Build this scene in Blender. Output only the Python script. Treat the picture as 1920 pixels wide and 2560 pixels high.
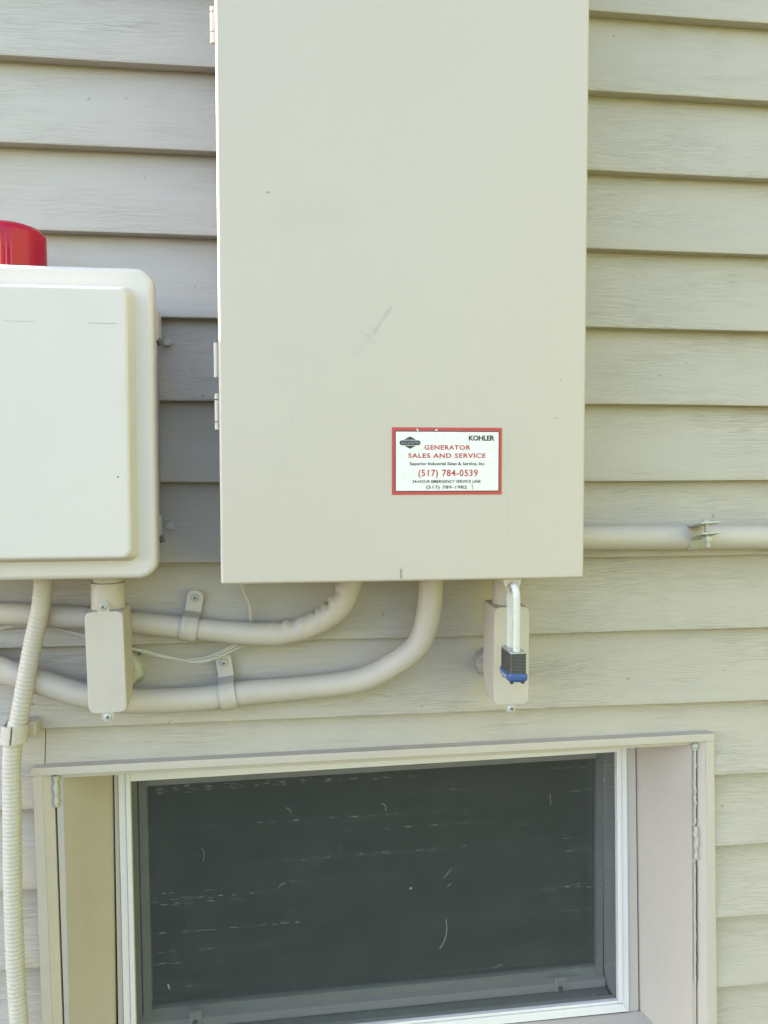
import bpy, bmesh, math, random
from mathutils import Vector, Matrix
random.seed(7)
R = math.radians
scn = bpy.context.scene
COL = scn.collection
for o in list(bpy.data.objects):
    bpy.data.objects.remove(o, do_unlink=True)

# ------------------------------------------------------------------ camera
YAW, PITCH, ROLL = 0.12988, -0.04842, -0.00102
cam_d = bpy.data.cameras.new('camera')
cam = bpy.data.objects.new('camera', cam_d); COL.objects.link(cam)
fw = Vector((math.sin(YAW)*math.cos(PITCH), math.cos(YAW)*math.cos(PITCH), math.sin(PITCH)))
rt = Vector((math.cos(YAW), -math.sin(YAW), 0)); up = rt.cross(fw)
rt, up = rt*math.cos(ROLL)+up*math.sin(ROLL), -rt*math.sin(ROLL)+up*math.cos(ROLL)
cam.matrix_world = Matrix(((rt.x, up.x, -fw.x, 0.0), (rt.y, up.y, -fw.y, -1.0729), (rt.z, up.z, -fw.z, 0.01345), (0, 0, 0, 1)))
cam_d.sensor_fit = 'VERTICAL'; cam_d.sensor_height = 24.0; cam_d.lens = 24.0*2100/2560
cam_d.clip_start = 0.01; cam_d.clip_end = 500
scn.camera = cam

# ------------------------------------------------------------------ sky, sun, exposure
SUN_EL, SUN_BEHIND = 28.0, 9.0          # the sun stands to the left, just behind the plane of the wall
world = bpy.data.worlds.new('World'); scn.world = world; world.use_nodes = True
wn = world.node_tree; wn.nodes.clear()
wo = wn.nodes.new('ShaderNodeOutputWorld'); wb = wn.nodes.new('ShaderNodeBackground'); sky = wn.nodes.new('ShaderNodeTexSky')
sky.sky_type = 'NISHITA'; sky.sun_disc = False
sky.sun_elevation = R(SUN_EL); sky.sun_rotation = R(270 + SUN_BEHIND)
sky.air_density = 1.0; sky.dust_density = 1.0; sky.ozone_density = 1.0
wb.inputs['Strength'].default_value = 0.15
wn.links.new(sky.outputs[0], wb.inputs[0]); wn.links.new(wb.outputs[0], wo.inputs[0])
sd = bpy.data.lights.new('sun', 'SUN'); sd.energy = 4.5; sd.angle = R(0.6); sd.color = (1.0, 0.95, 0.86)
sun = bpy.data.objects.new('sun', sd); COL.objects.link(sun)
tow = Vector((-math.cos(R(SUN_BEHIND))*math.cos(R(SUN_EL)), math.sin(R(SUN_BEHIND))*math.cos(R(SUN_EL)), math.sin(R(SUN_EL))))
sun.rotation_euler = tow.to_track_quat('Z', 'Y').to_euler()
sun.location = tow*20
vs = scn.view_settings
vs.view_transform = 'Standard'; vs.look = 'None'; vs.gamma = 1.0; vs.use_curve_mapping = False
vs.exposure = 2.53

# ------------------------------------------------------------------ materials
def newmat(name):
    m = bpy.data.materials.new(name); m.use_nodes = True
    nt = m.node_tree; b = nt.nodes['Principled BSDF']
    return m, nt, b
def N(nt, typ, **kw):
    n = nt.nodes.new(typ)
    for k, v in kw.items(): setattr(n, k, v)
    return n
def L(nt, a, b): nt.links.new(a, b)
def math_(nt, op, a, b=None, c=None):
    n = N(nt, 'ShaderNodeMath', operation=op)
    for i, v in enumerate((a, b, c)):
        if v is None: continue
        if isinstance(v, (int, float)): n.inputs[i].default_value = v
        else: L(nt, v, n.inputs[i])
    return n.outputs[0]
def noise(nt, vec, scale, detail=3.0, rough=0.5, dist=0.0):
    n = N(nt, 'ShaderNodeTexNoise'); n.inputs['Scale'].default_value = scale
    n.inputs['Detail'].default_value = detail; n.inputs['Roughness'].default_value = rough; n.inputs['Distortion'].default_value = dist
    if vec is not None: L(nt, vec, n.inputs['Vector'])
    return n.outputs['Fac']
def ramp(nt, fac, stops):
    r = N(nt, 'ShaderNodeValToRGB'); el = r.color_ramp.elements
    while len(el) < len(stops): el.new(0.5)
    for e, (p, c) in zip(el, stops):
        e.position = p; e.color = (c, c, c, 1) if isinstance(c, (int, float)) else (*c, 1)
    L(nt, fac, r.inputs[0]); return r.outputs[0]
def mixc(nt, fac, a, b, mode='MIX'):
    n = N(nt, 'ShaderNodeMix', data_type='RGBA', blend_type=mode)
    if isinstance(fac, (int, float)): n.inputs[0].default_value = fac
    else: L(nt, fac, n.inputs[0])
    for i, v in ((6, a), (7, b)):
        if isinstance(v, tuple): n.inputs[i].default_value = (*v, 1)
        else: L(nt, v, n.inputs[i])
    return n.outputs[2]
def coords(nt, kind='Object', rnd=False):
    t = N(nt, 'ShaderNodeTexCoord'); v = t.outputs[kind]
    if rnd:
        oi = N(nt, 'ShaderNodeObjectInfo'); s = math_(nt, 'MULTIPLY', oi.outputs['Random'], 37.0)
        a = N(nt, 'ShaderNodeVectorMath', operation='ADD'); L(nt, v, a.inputs[0])
        cx = N(nt, 'ShaderNodeCombineXYZ')
        for i in range(3): L(nt, s, cx.inputs[i])
        L(nt, cx.outputs[0], a.inputs[1]); v = a.outputs[0]
    return v
def scaled(nt, v, s):
    m = N(nt, 'ShaderNodeMapping'); m.inputs['Scale'].default_value = s; L(nt, v, m.inputs['Vector']); return m.outputs[0]
def bump(nt, b, h, dist, strength=1.0, prev=None):
    n = N(nt, 'ShaderNodeBump'); n.inputs['Distance'].default_value = dist; n.inputs['Strength'].default_value = strength
    L(nt, h, n.inputs['Height'])
    if prev is not None: L(nt, prev, n.inputs['Normal'])
    L(nt, n.outputs[0], b.inputs['Normal']); return n.outputs[0]
def paint(name, col, rough=0.5, peel=0.00012, peel_scale=420, dirt=0.12, spec=0.4, dirt_col=None, k=0.68):
    """house paint over metal or plastic: faint brush relief, faint uneven soiling"""
    col = tuple(c*k for c in col)
    m, nt, b = newmat(name); v = coords(nt, 'Object', True)
    d1 = noise(nt, v, 9.0, 4, 0.6); d2 = noise(nt, v, 70.0, 3, 0.6)
    f = math_(nt, 'MULTIPLY', ramp(nt, d1, [(0.45, 0.0), (0.75, 1.0)]), dirt)
    f2 = math_(nt, 'MULTIPLY', ramp(nt, d2, [(0.5, 0.0), (0.8, 1.0)]), dirt*0.6)
    dc = dirt_col or tuple(c*0.6 for c in col)
    c = mixc(nt, f, col, dc); c = mixc(nt, f2, c, dc)
    L(nt, c, b.inputs['Base Color'])
    L(nt, ramp(nt, d1, [(0.3, max(rough-0.06, 0)), (0.7, min(rough+0.08, 1))]), b.inputs['Roughness'])
    b.inputs['Specular IOR Level'].default_value = spec
    bump(nt, b, noise(nt, v, peel_scale, 3, 0.6), peel)
    return m
def plain(name, col, rough=0.5, metal=0.0, spec=0.5, k=0.70):
    col = tuple(c*k for c in col)
    m, nt, b = newmat(name); v = coords(nt, 'Object', True)
    n = noise(nt, v, 160.0, 3, 0.6)
    L(nt, mixc(nt, ramp(nt, n, [(0.35, 0.0), (0.75, 0.35)]), col, tuple(c*0.7 for c in col)), b.inputs['Base Color'])
    b.inputs['Roughness'].default_value = rough; b.inputs['Metallic'].default_value = metal; b.inputs['Specular IOR Level'].default_value = spec
    return m

SID = (0.425, 0.375, 0.315)
def siding_mat():
    m, nt, b = newmat('siding_vinyl'); v = coords(nt, 'Object', True)
    # slow warp that lets the embossed grain rise and fall along the board
    w1 = noise(nt, scaled(nt, v, (5.0, 1.0, 14.0)), 1.0, 3, 0.55)
    w2 = noise(nt, scaled(nt, v, (40.0, 1.0, 60.0)), 1.0, 2, 0.5)
    sx = N(nt, 'ShaderNodeSeparateXYZ'); L(nt, v, sx.inputs[0])
    zz = math_(nt, 'ADD', sx.outputs[2], math_(nt, 'MULTIPLY', w1, 0.03))
    zz = math_(nt, 'ADD', zz, math_(nt, 'MULTIPLY', w2, 0.003))
    cx = N(nt, 'ShaderNodeCombineXYZ')
    L(nt, math_(nt, 'MULTIPLY', sx.outputs[0], 15.0), cx.inputs[0]); L(nt, math_(nt, 'MULTIPLY', zz, 330.0), cx.inputs[2])
    g = noise(nt, cx.outputs[0], 1.0, 2.0, 0.45)
    line = ramp(nt, math_(nt, 'ABSOLUTE', math_(nt, 'SUBTRACT', g, 0.5)), [(0.0, 0.0), (0.05, 1.0)])
    patch = ramp(nt, noise(nt, scaled(nt, v, (7.0, 1.0, 22.0)), 1.0, 2, 0.5), [(0.34, 0.25), (0.68, 1.0)])
    # grain = 1 - patch*(1-line)
    crack = math_(nt, 'MULTIPLY', patch, math_(nt, 'SUBTRACT', 1.0, line))
    h = math_(nt, 'SUBTRACT', 1.0, crack)
    fine = noise(nt, scaled(nt, v, (120.0, 1.0, 520.0)), 1.0, 3, 0.6)
    h2 = math_(nt, 'ADD', h, math_(nt, 'MULTIPLY', fine, 0.25))
    bump(nt, b, h2, 0.00037)
    soil = noise(nt, scaled(nt, v, (3.0, 1.0, 9.0)), 1.0, 5, 0.65)
    col = mixc(nt, ramp(nt, soil, [(0.42, 0.0), (0.78, 0.22)]), SID, (0.315, 0.287, 0.245))
    speck = ramp(nt, noise(nt, v, 95.0, 2, 0.5), [(0.755, 0.0), (0.775, 0.55)])
    col = mixc(nt, speck, col, (0.16, 0.15, 0.12))
    L(nt, col, b.inputs['Base Color'])
    b.inputs['Roughness'].default_value = 0.55; b.inputs['Specular IOR Level'].default_value = 0.3
    return m
M = {}
M['siding'] = siding_mat()
M['cab'] = paint('cabinet_paint', (0.68, 0.592, 0.500), 0.42, 0.00006, 700, 0.08)
M['encl'] = paint('enclosure_plastic', (0.79, 0.708, 0.635), 0.45, 0.00008, 500, 0.06)
M['pvc'] = paint('conduit_paint', (0.68, 0.592, 0.500), 0.5, 0.0002, 260, 0.22)
M['flex'] = paint('flex_conduit_paint', (0.70, 0.63, 0.53), 0.5, 0.0001, 400, 0.15)
M['trim'] = paint('trim_paint', (0.68, 0.592, 0.500), 0.5, 0.0001, 500, 0.15)
M['frame'] = paint('window_frame_white', (0.99, 0.925, 0.885), 0.35, 0.00004, 500, 0.15)
M['sash'] = paint('sash_vinyl', (0.66, 0.65, 0.60), 0.45, 0.00004, 500, 0.35)
M['caulk'] = paint('caulk', (0.62, 0.59, 0.50), 0.6, 0.0006, 300, 0.25)
M['gap'] = plain('dark_gap', (0.03, 0.03, 0.032), 0.9)
M['interior'] = plain('interior_dark', (0.035, 0.04, 0.04), 0.9)
M['screwmetal'] = plain('painted_screw', (0.58, 0.57, 0.51), 0.35, 0.0)
M['slot'] = plain('screw_slot', (0.15, 0.135, 0.11), 0.7)
M['wire'] = plain('wire_paint', (0.72, 0.67, 0.58), 0.45)
M['zinc'] = plain('zinc_clamp', (0.66, 0.635, 0.54), 0.42, 0.05)
M['lam'] = plain('padlock_steel', (0.13, 0.13, 0.115), 0.45, 0.35)
M['lamtop'] = plain('padlock_top', (0.62, 0.62, 0.60), 0.35, 0.6)
M['rivet'] = plain('padlock_rivet', (0.09, 0.075, 0.06), 0.5, 0.4)
M['blue'] = plain('padlock_bumper', (0.05, 0.105, 0.30), 0.28)
M['whiteprint'] = plain('white_print', (0.75, 0.75, 0.75), 0.5)
M['shackle'] = plain('shackle_paint', (0.74, 0.73, 0.65), 0.25)
M['red'] = plain('sticker_red', (0.62, 0.055, 0.055), 0.4)
M['black'] = plain('sticker_black', (0.03, 0.025, 0.025), 0.45)
M['white'] = plain('sticker_white', (1.0, 0.935, 0.89), 0.4)
M['greyprint'] = plain('sticker_grey', (0.45, 0.45, 0.45), 0.45)
M['stain'] = plain('sticker_stain', (0.62, 0.55, 0.30), 0.6)
M['concrete'] = paint('concrete', (0.36, 0.35, 0.33), 0.85, 0.001, 60, 0.3)
M['soffit'] = paint('soffit_paint', (0.66, 0.65, 0.6), 0.6)
M['roof'] = paint('roof_shingle', (0.10, 0.095, 0.09), 0.9, 0.002, 80, 0.3)
M['hairline'] = plain('hairline_crack', (0.40, 0.39, 0.34), 0.7)
M['bug'] = plain('dirt_speck', (0.05, 0.045, 0.03), 0.8)
M['lint'] = plain('lint', (0.36, 0.37, 0.34), 0.8)

def beacon_mat():
    m, nt, b = newmat('beacon_red_lens'); v = coords(nt, 'Object')
    b.inputs['Base Color'].default_value = (0.38, 0.004, 0.024, 1)
    b.inputs['Roughness'].default_value = 0.30; b.inputs['Specular IOR Level'].default_value = 0.3
    b.inputs['Subsurface Weight'].default_value = 0.2; b.inputs['Subsurface Radius'].default_value = (0.02, 0.004, 0.004); b.inputs['Subsurface Scale'].default_value = 0.5
    b.inputs['Coat Weight'].default_value = 0.05; b.inputs['Coat Roughness'].default_value = 0.05
    return m
M['beacon'] = beacon_mat()
def glass_mat():
    m, nt, b = newmat('window_glass')
    b.inputs['Base Color'].default_value = (0.80, 0.86, 0.84, 1); b.inputs['Transmission Weight'].default_value = 1.0
    b.inputs['Roughness'].default_value = 0.01; b.inputs['IOR'].default_value = 1.5
    return m
M['glass'] = glass_mat()
def screen_mat():
    """woven insect screen, far too fine to resolve: part open, part dark thread, with broken rows of pale lint"""
    m, nt, b = newmat('insect_screen'); v = coords(nt, 'Object')
    out = nt.nodes['Material Output']
    sx = N(nt, 'ShaderNodeSeparateXYZ'); L(nt, v, sx.inputs[0])
    z = math_(nt, 'SUBTRACT', sx.outputs[2], math_(nt, 'MULTIPLY', sx.outputs[0], 0.012))
    cx = N(nt, 'ShaderNodeCombineXYZ'); L(nt, sx.outputs[0], cx.inputs[0]); L(nt, z, cx.inputs[2])
    row = noise(nt, scaled(nt, cx.outputs[0], (1.2, 1.0, 90.0)), 1.0, 2.0, 0.6)
    rowm = ramp(nt, row, [(0.56, 0.0), (0.64, 1.0)])
    dash = noise(nt, scaled(nt, cx.outputs[0], (60.0, 1.0, 1300.0)), 1.0, 2.0, 0.6)
    dashm = ramp(nt, dash, [(0.57, 0.0), (0.68, 0.9)])
    spr = noise(nt, scaled(nt, cx.outputs[0], (60.0, 1.0, 700.0)), 1.0, 1.0, 0.5)
    sprm = ramp(nt, spr, [(0.68, 0.0), (0.78, 0.45)])
    lint = math_(nt, 'MAXIMUM', math_(nt, 'MULTIPLY', rowm, dashm), sprm)
    dust = ramp(nt, noise(nt, cx.outputs[0], 14.0, 5, 0.65), [(0.45, 0.0), (0.8, 0.25)])
    col = mixc(nt, dust, (0.060, 0.066, 0.063), (0.15, 0.15, 0.14))
    col = mixc(nt, lint, col, (0.30, 0.31, 0.29))
    L(nt, col, b.inputs['Base Color']); b.inputs['Roughness'].default_value = 0.6; b.inputs['Specular IOR Level'].default_value = 0.25
    tr = N(nt, 'ShaderNodeBsdfTransparent'); mx = N(nt, 'ShaderNodeMixShader')
    fac = math_(nt, 'ADD', 0.36, math_(nt, 'MULTIPLY', lint, 0.4))
    L(nt, fac, mx.inputs[0]); L(nt, tr.outputs[0], mx.inputs[1]); L(nt, b.outputs[0], mx.inputs[2]); L(nt, mx.outputs[0], out.inputs[0])
    return m
M['screen'] = screen_mat()
def door_mat():
    """cabinet paint with the scuffs, the rubbed patch and the specks the door carries"""
    m, nt, b = newmat('cabinet_door_paint')
    t = N(nt, 'ShaderNodeTexCoord')
    ad = N(nt, 'ShaderNodeVectorMath', operation='ADD'); L(nt, t.outputs['Object'], ad.inputs[0]); ad.inputs[1].default_value = (.145, 0, -.107); v = ad.outputs[0]
    base = (0.462, 0.397, 0.330)
    c = mixc(nt, ramp(nt, noise(nt, v, 5.0, 4, 0.6), [(0.4, 0.0), (0.8, 0.10)]), base, (0.29, 0.28, 0.24))
    def capsule(a, bb, r0, r1):
        a = Vector(a); bb = Vector(bb); ba = bb-a
        pa = N(nt, 'ShaderNodeVectorMath', operation='SUBTRACT'); L(nt, v, pa.inputs[0]); pa.inputs[1].default_value = a
        d = N(nt, 'ShaderNodeVectorMath', operation='DOT_PRODUCT'); L(nt, pa.outputs[0], d.inputs[0]); d.inputs[1].default_value = ba
        h = N(nt, 'ShaderNodeClamp'); L(nt, math_(nt, 'DIVIDE', d.outputs['Value'], max(ba.dot(ba), 1e-9)), h.inputs[0])
        s = N(nt, 'ShaderNodeVectorMath', operation='SCALE'); s.inputs[0].default_value = ba; L(nt, h.outputs[0], s.inputs['Scale'])
        df = N(nt, 'ShaderNodeVectorMath', operation='SUBTRACT'); L(nt, pa.outputs[0], df.inputs[0]); L(nt, s.outputs[0], df.inputs[1])
        ln = N(nt, 'ShaderNodeVectorMath', operation='LENGTH'); L(nt, df.outputs[0], ln.inputs[0])
        mr = N(nt, 'ShaderNodeMapRange', interpolation_type='SMOOTHSTEP'); L(nt, ln.outputs['Value'], mr.inputs[0])
        mr.inputs[1].default_value = r0; mr.inputs[2].default_value = r1; mr.inputs[3].default_value = 1.0; mr.inputs[4].default_value = 0.0
        return mr.outputs[0]
    Y = -0.165
    n1 = ramp(nt, noise(nt, v, 130.0, 4, 0.65), [(0.3, 0.2), (0.7, 1.0)])
    for a, bb, r0, r1, k, dc in [((0.126, Y, 0.190), (0.108, Y, 0.163), 0.0002, 0.0035, 0.42, (0.210, 0.203, 0.182)),
                                 ((0.108, Y, 0.163), (0.088, Y, 0.142), 0.0, 0.010, 0.16, (0.231, 0.224, 0.196)),
                                 ((0.090, Y, 0.168), (0.110, Y, 0.152), 0.0, 0.0018, 0.35, (0.238, 0.231, 0.210)),
                                 ((0.020, Y, 0.285), (0.065, Y, 0.288), 0.004, 0.035, 0.12, (0.238, 0.224, 0.196)),
                                 ((-0.0055, Y, 0.307), (-0.0030, Y, 0.3068), 0.0002, 0.0016, 0.9, (0.035, 0.035, 0.028)),
                                 ((0.0910, Y, 0.3694), (0.0925, Y, 0.3694), 0.0001, 0.0012, 0.35, (0.140, 0.126, 0.098)),
                                 ((-0.020, Y, 0.185), (-0.0190, Y, 0.1848), 0.0001, 0.0010, 0.5, (0.105, 0.098, 0.070)),
                                 ((0.0185, Y, 0.0665), (0.0195, Y, 0.0665), 0.0001, 0.0010, 0.6, (0.084, 0.077, 0.070)),
                                 ((0.3169, Y, 0.1165), (0.3169, Y, 0.1135), 0.0003, 0.0018, 0.45, (0.140, 0.133, 0.119)),
                                 ((0.3118, Y, 0.0726), (0.3122, Y, 0.0726), 0.0003, 0.0014, 0.7, (0.070, 0.070, 0.063)),
                                 ((0.1250, Y, 0.1180), (0.1300, Y, 0.1150), 0.0001, 0.0010, 0.3, (0.560, 0.560, 0.525)),
                                 ((0.1374, Y, -0.0940), (0.1380, Y, -0.1035), 0.0002, 0.0050, 0.22, (0.140, 0.133, 0.112))]:
        f = math_(nt, 'MULTIPLY', math_(nt, 'MULTIPLY', capsule(a, bb, r0, r1), n1), k)
        c = mixc(nt, f, c, dc)
    L(nt, c, b.inputs['Base Color']); b.inputs['Specular IOR Level'].default_value = 0.4
    L(nt, ramp(nt, noise(nt, v, 6.0, 3, 0.6), [(0.3, 0.36), (0.7, 0.48)]), b.inputs['Roughness'])
    p = bump(nt, b, noise(nt, v, 3.5, 2, 0.5), 0.0012)
    bump(nt, b, noise(nt, v, 800.0, 2, 0.6), 0.00005, 1.0, p)
    return m
M['door'] = door_mat()
def lawn_mat():
    m, nt, b = newmat('lawn_grass'); v = coords(nt, 'Object')
    n1 = noise(nt, v, 0.6, 5, 0.6); n2 = noise(nt, v, 40.0, 4, 0.7)
    c = mixc(nt, ramp(nt, n1, [(0.35, 0.0), (0.7, 1.0)]), (0.045, 0.055, 0.020), (0.062, 0.066, 0.028))
    c = mixc(nt, ramp(nt, n2, [(0.4, 0.0), (0.75, 0.6)]), c, (0.035, 0.042, 0.016))
    L(nt, c, b.inputs['Base Color']); b.inputs['Roughness'].default_value = 0.9; b.inputs['Specular IOR Level'].default_value = 0.1
    bump(nt, b, n2, 0.03); return m
M['lawn'] = lawn_mat()

# ------------------------------------------------------------------ mesh helpers (world metres; children are stored relative to their thing's origin)
def bm_new(): return bmesh.new()
def finish(bm, smooth=True, angle=35):
    bmesh.ops.recalc_face_normals(bm, faces=bm.faces[:])
    me = bpy.data.meshes.new('m'); bm.to_mesh(me); bm.free()
    if smooth:
        me.polygons.foreach_set('use_smooth', [True]*len(me.polygons))
        me.set_sharp_from_angle(angle=R(angle))
    return me
def origin_of(o):
    v = Vector((0, 0, 0))
    while o is not None: v = v+o.location; o = o.parent
    return v
def part(name, bm, mat, parent=None, smooth=True, angle=35, mats=None):
    me = finish(bm, smooth, angle); me.name = name
    for m in (mats or [mat]): me.materials.append(m)
    o = bpy.data.objects.new(name, me); COL.objects.link(o)
    if parent is not None:
        me.transform(Matrix.Translation(-origin_of(parent))); o.parent = parent
    if smooth and len(me.polygons) < 4000:
        w = o.modifiers.new('weighted_normal', 'WEIGHTED_NORMAL'); w.keep_sharp = True; w.weight = 50
    return o
def thing(name, loc, label, cat, group=None):
    o = bpy.data.objects.new(name, None); COL.objects.link(o); o.location = loc; o.empty_display_size = 0.05
    o['label'] = label; o['category'] = cat
    if group: o['group'] = group
    return o
def tag(o, label, cat, group=None):
    o['label'] = label; o['category'] = cat
    if group: o['group'] = group
    return o
def bevel_all(bm, w, seg=2, ang=25):
    if w <= 0: return
    es = [e for e in bm.edges if len(e.link_faces) == 2 and e.calc_face_angle(0) > R(ang)]
    bmesh.ops.bevel(bm, geom=es, offset=w, segments=seg, profile=0.5, affect='EDGES', clamp_overlap=True)
def merge(dst, src):
    me = bpy.data.meshes.new('t'); src.to_mesh(me); src.free(); dst.from_mesh(me); bpy.data.meshes.remove(me)
def box(x0, x1, y0, y1, z0, z1, bev=0.0, seg=2, into=None):
    bm = bmesh.new(); bmesh.ops.create_cube(bm, size=1.0)
    for v in bm.verts:
        v.co = Vector((x0 if v.co.x < 0 else x1, y0 if v.co.y < 0 else y1, z0 if v.co.z < 0 else z1))
    bevel_all(bm, bev, seg)
    if into is not None: merge(into, bm); return into
    return bm
def prism(pts, y0, y1, bev=0.0, seg=2, into=None):
    """outline in x,z pushed from y0 to y1"""
    bm = bmesh.new()
    a = [bm.verts.new((x, y0, z)) for x, z in pts]; b = [bm.verts.new((x, y1, z)) for x, z in pts]
    bm.faces.new(a); bm.faces.new(b[::-1]); n = len(pts)
    for i in range(n): bm.faces.new((a[i], b[i], b[(i+1) % n], a[(i+1) % n]))
    bmesh.ops.recalc_face_normals(bm, faces=bm.faces[:])
    bevel_all(bm, bev, seg)
    if into is not None: merge(into, bm); return into
    return bm
def hexa(P, bev=0.0, seg=2, into=None):
    """eight corners: four front (ccw), four back"""
    bm = bmesh.new(); v = [bm.verts.new(p) for p in P]
    for f in ((0, 1, 2, 3), (7, 6, 5, 4), (0, 4, 5, 1), (1, 5, 6, 2), (2, 6, 7, 3), (3, 7, 4, 0)): bm.faces.new([v[i] for i in f])
    bmesh.ops.recalc_face_normals(bm, faces=bm.faces[:]); bevel_all(bm, bev, seg)
    if into is not None: merge(into, bm); return into
    return bm
def rrect(x0, x1, z0, z1, r, seg=5):
    pts = []
    for cx, cz, a0 in ((x1-r, z1-r, 0), (x0+r, z1-r, 90), (x0+r, z0+r, 180), (x1-r, z0+r, 270)):
        for i in range(seg+1):
            a = R(a0+90*i/seg); pts.append((cx+r*math.cos(a), cz+r*math.sin(a)))
    return pts
def catmull(P, n=8):
    P = [Vector(p) for p in P]; out = []
    Q = [P[0]*2-P[1]]+P+[P[-1]*2-P[-2]]
    for i in range(1, len(Q)-2):
        p0, p1, p2, p3 = Q[i-1:i+3]
        for k in range(n):
            t = k/n
            out.append(0.5*((2*p1)+(p2-p0)*t+(2*p0-5*p1+4*p2-p3)*t*t+(3*p1-p0-3*p2+p3)*t**3))
    out.append(P[-1]); return out
def resample(P, step):
    out = [P[0]]; acc = 0
    for a, b in zip(P, P[1:]):
        d = (b-a).length; t = step-acc
        while t <= d: out.append(a+(b-a)*(t/d)); t += step
        acc = (acc+d) % step if d else acc
    if (out[-1]-P[-1]).length > step*0.3: out.append(P[-1])
    return out
def tube(path, r, seg=20, caps=True, into=None, shape=None):
    """r: number, or function of (index, arc length); shape: function (i, s, angle, centre direction frame) -> radius factor"""
    bm = bmesh.new(); P = [Vector(p) for p in path]; rings = []; s = 0; nrm = None
    for i, p in enumerate(P):
        t = (P[min(i+1, len(P)-1)]-P[max(i-1, 0)]).normalized()
        if nrm is None:
            nrm = t.cross(Vector((0, 1, 0)));
            if nrm.length < 0.1: nrm = t.cross(Vector((1, 0, 0)))
        nrm = (nrm-t*nrm.dot(t)).normalized(); bn = t.cross(nrm)
        if i: s += (p-P[i-1]).length
        rr = r(i, s) if callable(r) else r; ring = []
        for k in range(seg):
            a = 2*math.pi*k/seg; d = nrm*math.cos(a)+bn*math.sin(a)
            f = shape(i, s, a, d) if shape else 1.0
            ring.append(bm.verts.new(p+d*rr*f))
        rings.append(ring)
    for a, b in zip(rings, rings[1:]):
        for k in range(seg): bm.faces.new((a[k], a[(k+1) % seg], b[(k+1) % seg], b[k]))
    if caps: bm.faces.new(rings[0][::-1]); bm.faces.new(rings[-1])
    if into is not None: merge(into, bm); return into
    return bm
def cyl(p0, p1, r, seg=20, bev=0.0, into=None):
    bm = tube([p0, p1], r, seg); bmesh.ops.recalc_face_normals(bm, faces=bm.faces[:]); bevel_all(bm, bev, 2, 60)
    if into is not None: merge(into, bm); return into
    return bm
def lathe(profile, centre, axis='Y', seg=24, into=None):
    """profile (radius, height); height runs along -y (towards the camera) or +z"""
    bm = bmesh.new(); rings = []; c = Vector(centre)
    for r, h in profile:
        ring = []
        for k in range(seg):
            a = 2*math.pi*k/seg
            ring.append(bm.verts.new(c+(Vector((r*math.cos(a), -h, r*math.sin(a))) if axis == 'Y' else Vector((r*math.cos(a), r*math.sin(a), h)))))
        rings.append(ring)
    for a, b in zip(rings, rings[1:]):
        for k in range(seg): bm.faces.new((a[k], a[(k+1) % seg], b[(k+1) % seg], b[k]))
    bm.faces.new(rings[0][::-1]); bm.faces.new(rings[-1])
    if into is not None: merge(into, bm); return into
    return bm
def rotz_y(bm, ang, c):
    """turn in the plane of the wall"""
    bmesh.ops.rotate(bm, verts=bm.verts[:], cent=c, matrix=Matrix.Rotation(ang, 3, 'Y')); return bm
def screw(parent, c, r=0.0042, turn=0.3, washer=False, group=None):
    c = Vector(c); bm = bmesh.new()
    if washer: lathe([(r*1.45, -0.001), (r*1.45, 0.0006), (r*1.35, 0.0009)], c, into=bm)
    lathe([(r, -0.002), (r, 0.0006), (r*0.93, 0.0014), (r*0.7, 0.0021), (r*0.35, 0.0024)], c, into=bm)
    s = part('screw', bm, M['screwmetal'], parent)
    bm = bmesh.new()
    for k in (0, 1):
        b = box(c.x-r*0.5, c.x+r*0.5, c.y-0.00255, c.y-0.0014, c.z-r*0.13, c.z+r*0.13)
        rotz_y(b, turn+k*math.pi/2, c); merge(bm, b)
    part('screw_slot', bm, M['slot'], s, smooth=False)
    return s
def text_bm(txt, bold=0.0, spacing=1.0):
    cu = bpy.data.curves.new('t', 'FONT'); cu.body = txt; cu.size = 1.0; cu.offset = bold; cu.space_character = spacing; cu.resolution_u = 3
    ob = bpy.data.objects.new('t', cu); COL.objects.link(ob)
    dg = bpy.context.evaluated_depsgraph_get(); dg.update()
    me = bpy.data.meshes.new_from_object(ob.evaluated_get(dg))
    bm = bmesh.new(); bm.from_mesh(me); bpy.data.meshes.remove(me)
    bpy.data.objects.remove(ob, do_unlink=True); bpy.data.curves.remove(cu)
    xs = [v.co.x for v in bm.verts]; ys = [v.co.y for v in bm.verts]
    x0, x1, y0, y1 = min(xs), max(xs), min(ys), max(ys)
    for v in bm.verts: v.co = Vector(((v.co.x-x0)/(x1-x0), (v.co.y-y0)/(y1-y0), 0))
    return bm

# ------------------------------------------------------------------ ground
GZ = -1.45
o = part('lawn', box(-220, 220, -220, 220, GZ-0.3, GZ), M['lawn']); o['kind'] = 'structure'
o = part('added_dark_bed', box(-4, 2.3, -1.7, -.005, GZ-.1, GZ+.03, .01), paint('added_bed_dark', (0.055, 0.045, 0.038), 0.95, 0.01, 60, 0.4)); o['kind'] = 'structure'  # unseen dark ground strip, added to weaken light bouncing up the wall
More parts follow.
